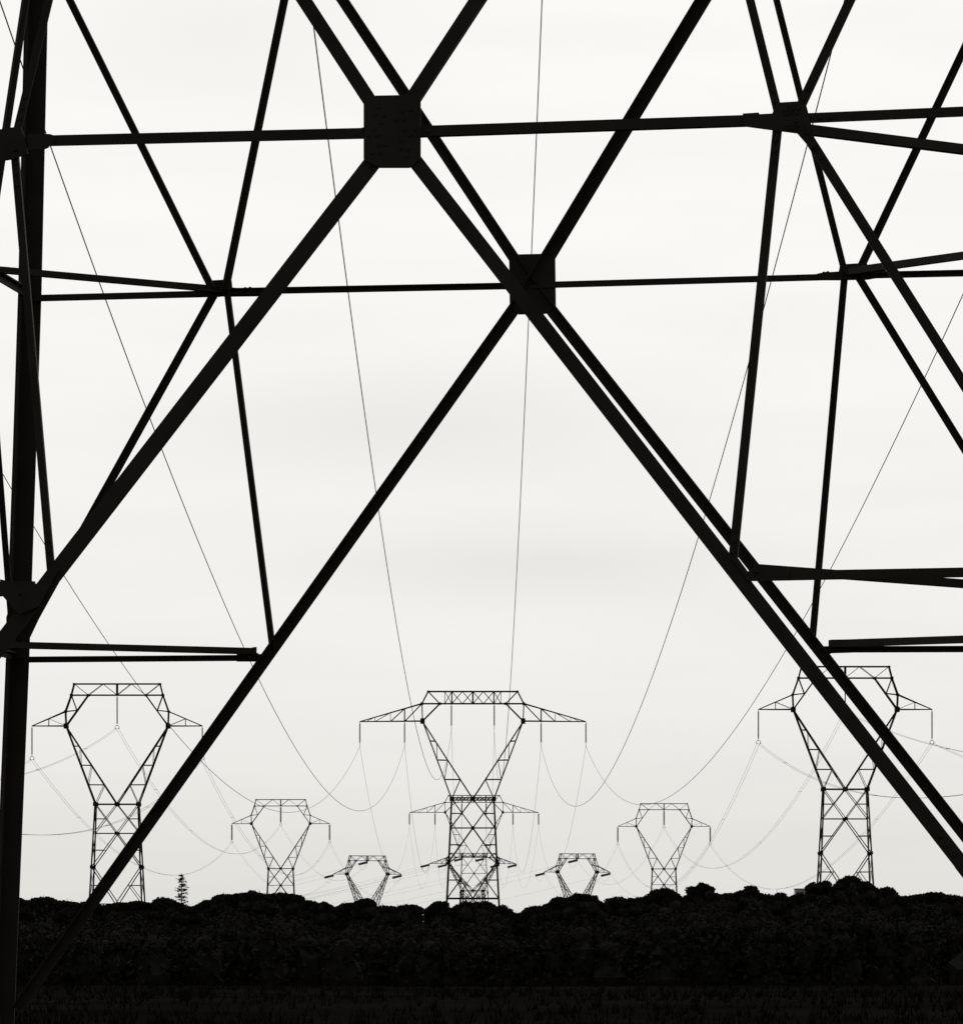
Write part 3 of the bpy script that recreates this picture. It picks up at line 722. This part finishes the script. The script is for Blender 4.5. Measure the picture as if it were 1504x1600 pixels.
REG = [('between the foreground leg and the big left pylon', [(36, 12), (57, 11), (78, 13), (101, 12), (124, 12)]),
       ('at the foot of the big left pylon', [(150, 14), (176, 13), (197, 12), (217, 13), (235, 8)]),
       ('around the spindly conifer', [(256, 15), (280, 11), (302, 10)]),
       ('on the hump in front of the small left pylon', [(324, 10), (346, 14), (369, 13), (392, 13), (414, 12), (436, 14), (461, 16)]),
       ('between the small left pylon and the tiny left one', [(485, 9), (507, 12), (533, 12), (551, 10)]),
       ('by the tiny left pylon', [(571, 12), (598, 12), (618, 10)]),
       ('just left of the middle pylons', [(641, 17), (685, 18)]),
       ('in front of the middle pylons\' feet', [(722, 16), (758, 18), (786, 12)]),
       ('between the middle pylons and the tiny right one', [(814, 11), (837, 13), (862, 10)]),
       ('by the tiny right pylon', [(880, 12), (900, 13), (922, 14)]),
       ('between the tiny right pylon and the small right one', [(962, 17), (987, 9), (1003, 9)]),
       ('in front of the small right pylon', [(1036, 24), (1068, 9), (1098, 20)]),
       ('between the tall clump and the pale building', [(1130, 13), (1152, 10), (1173, 13), (1197, 11), (1220, 12), (1242, 11)]),
       ('at the feet of the big right pylon', [(1283, 19), (1310, 10), (1331, 17), (1358, 13), (1385, 14)]),
       ('right of the big right pylon', [(1412, 13), (1437, 12), (1462, 14), (1488, 12), (1506, 9)])]
for reg, lst in REG:
    for k, (x, w) in enumerate(lst):
        size = 'broad' if w >= 16 else ('small' if w <= 10 else 'rounded')
        lab = '%s black tree crown, %s from the left %s' % (size, ORD[k], reg)
        if len(lab.split()) > 16: lab = '%s crown, %s from left, %s' % (size, ORD[k], reg)
        tree(x, w * 1.08, rng.uniform(735, 865), lab, rng)
# the wood itself: everything under and between the crowns, one dark mass
m = MB(); rng = random.Random(21)
for row, (d, low) in enumerate(((880, 15), (850, 18), (800, 22), (750, 34), (712, 48))):
    x = -1500.0
    while x < 3000:
        pm = d / F; inside = -30 < x < 1534
        r = rng.uniform(1.1, 1.9) if inside else rng.uniform(2, 3.6)
        y_ = (max(prof(x - 6), prof(x), prof(x + 6)) if -300 < x < 1800 else 1404 + 6 * math.sin(x * .03)) + low + rng.uniform(0, 3)
        z = (HY - y_) * pm + EYE
        c = Vector(((x - CX) * pm, d + rng.uniform(-12, 12), z - r)); lump(m, c, r * .85, r * .85, rng)
        leaves(m, c, r, r, rng, 130 if inside else 30, .26, 1.3)
        c = Vector((c.x, c.y, z - r * 3)); lump(m, c, r * 1.4, r * 2.0, rng, .5); leaves(m, c, r * 1.7, r * 2.2, rng, 230 if inside else 30, .38, 1.15)
        c = Vector((c.x + rng.uniform(-1, 1), c.y, z - r * 5.5)); lump(m, c, r * 1.7, r * 2.3, rng, .5); leaves(m, c, r * 2, r * 2.6, rng, 230 if inside else 30, .42, 1.15)
        x += r / pm * 1.15
tag(m.build('woodland', M_LEAF), 'dense black mass of woodland under the skyline trees', 'woodland', kind='stuff')

# spindly conifer
def conifer(px, ytop, d):
    rng = random.Random(3); pm = d / F; X = (px - CX) * pm; zt = (HY - ytop) * pm + EYE; zg = ground_z(X, d); H = zt - zg
    r = empty('conifer', (X, d, zg)); tag(r, 'lone spindly conifer with bare ragged branches, rising above the skyline right of the big left pylon', 'tree')
    r['label'] = 'lone spindly conifer with ragged bare branches, right of the big left pylon'
    m = MB(); m.tube([(0, 0, -.3), (0, 0, H * .6), (.1, 0, H)], [.3, .16, .03], 6); m.build('trunk', M_BARK, r)
    m = MB(); z = H - 9.5
    while z < H - .1:
        t = (H - z) / 4.5
        for k in range(6):
            a = rng.uniform(0, 6.28); ln = (.35 + 1.15 * min(t, 1) ** .8) * rng.uniform(.35, 1.2); up = rng.uniform(-.15, .35)
            p0 = Vector((.05, 0, z)); p1 = p0 + Vector((math.cos(a) * ln, math.sin(a) * ln, up * ln))
            m.tube([p0, p1], [.06, .02], 4)
            for j in range(7):
                q = p0 + (p1 - p0) * rng.uniform(.25, 1.05)
                for _ in range(2):
                    e = q + Vector((rng.gauss(0, .13), rng.gauss(0, .13), rng.gauss(-.03, .12))); m.tube([q, e], [.05, .02], 3)
        z += rng.uniform(.2, .5)
    m.build('branches', M_LEAF, r)
conifer(283, 1367, 800)

# ------------------------------------------------------------------ far pale building behind the trees
d = 1900; pm = d / F; X0, X1 = (1243 - CX) * pm, (1263 - CX) * pm; zt = (HY - 1388.5) * pm + EYE; zg = ground_z(X0, d)
b = empty('apartment_block', ((X0 + X1) / 2, d, zg)); tag(b, 'pale grey flat-roofed building peeping over the trees left of the big right pylon', 'building')
hw_, H = (X1 - X0) / 2, zt - zg
m = MB(); m.box((0, 5, 0), (0, 5, H - .4), 2 * hw_, 10, up=(0, 1, 0)); m.build('wall', M_WALL, b)
m = MB(); m.box((0, 5, H - .4), (0, 5, H), 2 * hw_ + .5, 10.5, up=(0, 1, 0)); m.build('roof', M_WALL, b)
for fl in range(1, int(H / 2.8)):
    for k in range(3):
        xw = -hw_ + 2 * hw_ * (k + .5) / 3; zz = H - fl * 2.8 + .3
        if fl > 4: continue
        w = MB(); w.box((xw, -.02, zz), (xw, -.02, zz + 1.1), 1.0, .08, up=(0, 1, 0)); w.build('window', M_WIN, b)

# ------------------------------------------------------------------ rough grass on the near slope
rng = random.Random(5); m = MB()
for _ in range(5200):
    y = 62 + 150 * rng.random() ** 1.6; x = rng.uniform(-1, 1) * (y * .13 + 4); z = ground_z(x, y)
    for k in range(4):
        a = rng.uniform(0, 6.28); h = rng.uniform(.08, .26); dx, dy = math.cos(a) * .02, math.sin(a) * .02; lx, ly = rng.gauss(0, .07), rng.gauss(0, .07)
        ox, oy = rng.gauss(0, .06), rng.gauss(0, .06)
        m.add([(x + ox - dx, y + oy - dy, z - .02), (x + ox + dx, y + oy + dy, z - .02), (x + ox + lx, y + oy + ly, z + h)], [(0, 1, 2)])
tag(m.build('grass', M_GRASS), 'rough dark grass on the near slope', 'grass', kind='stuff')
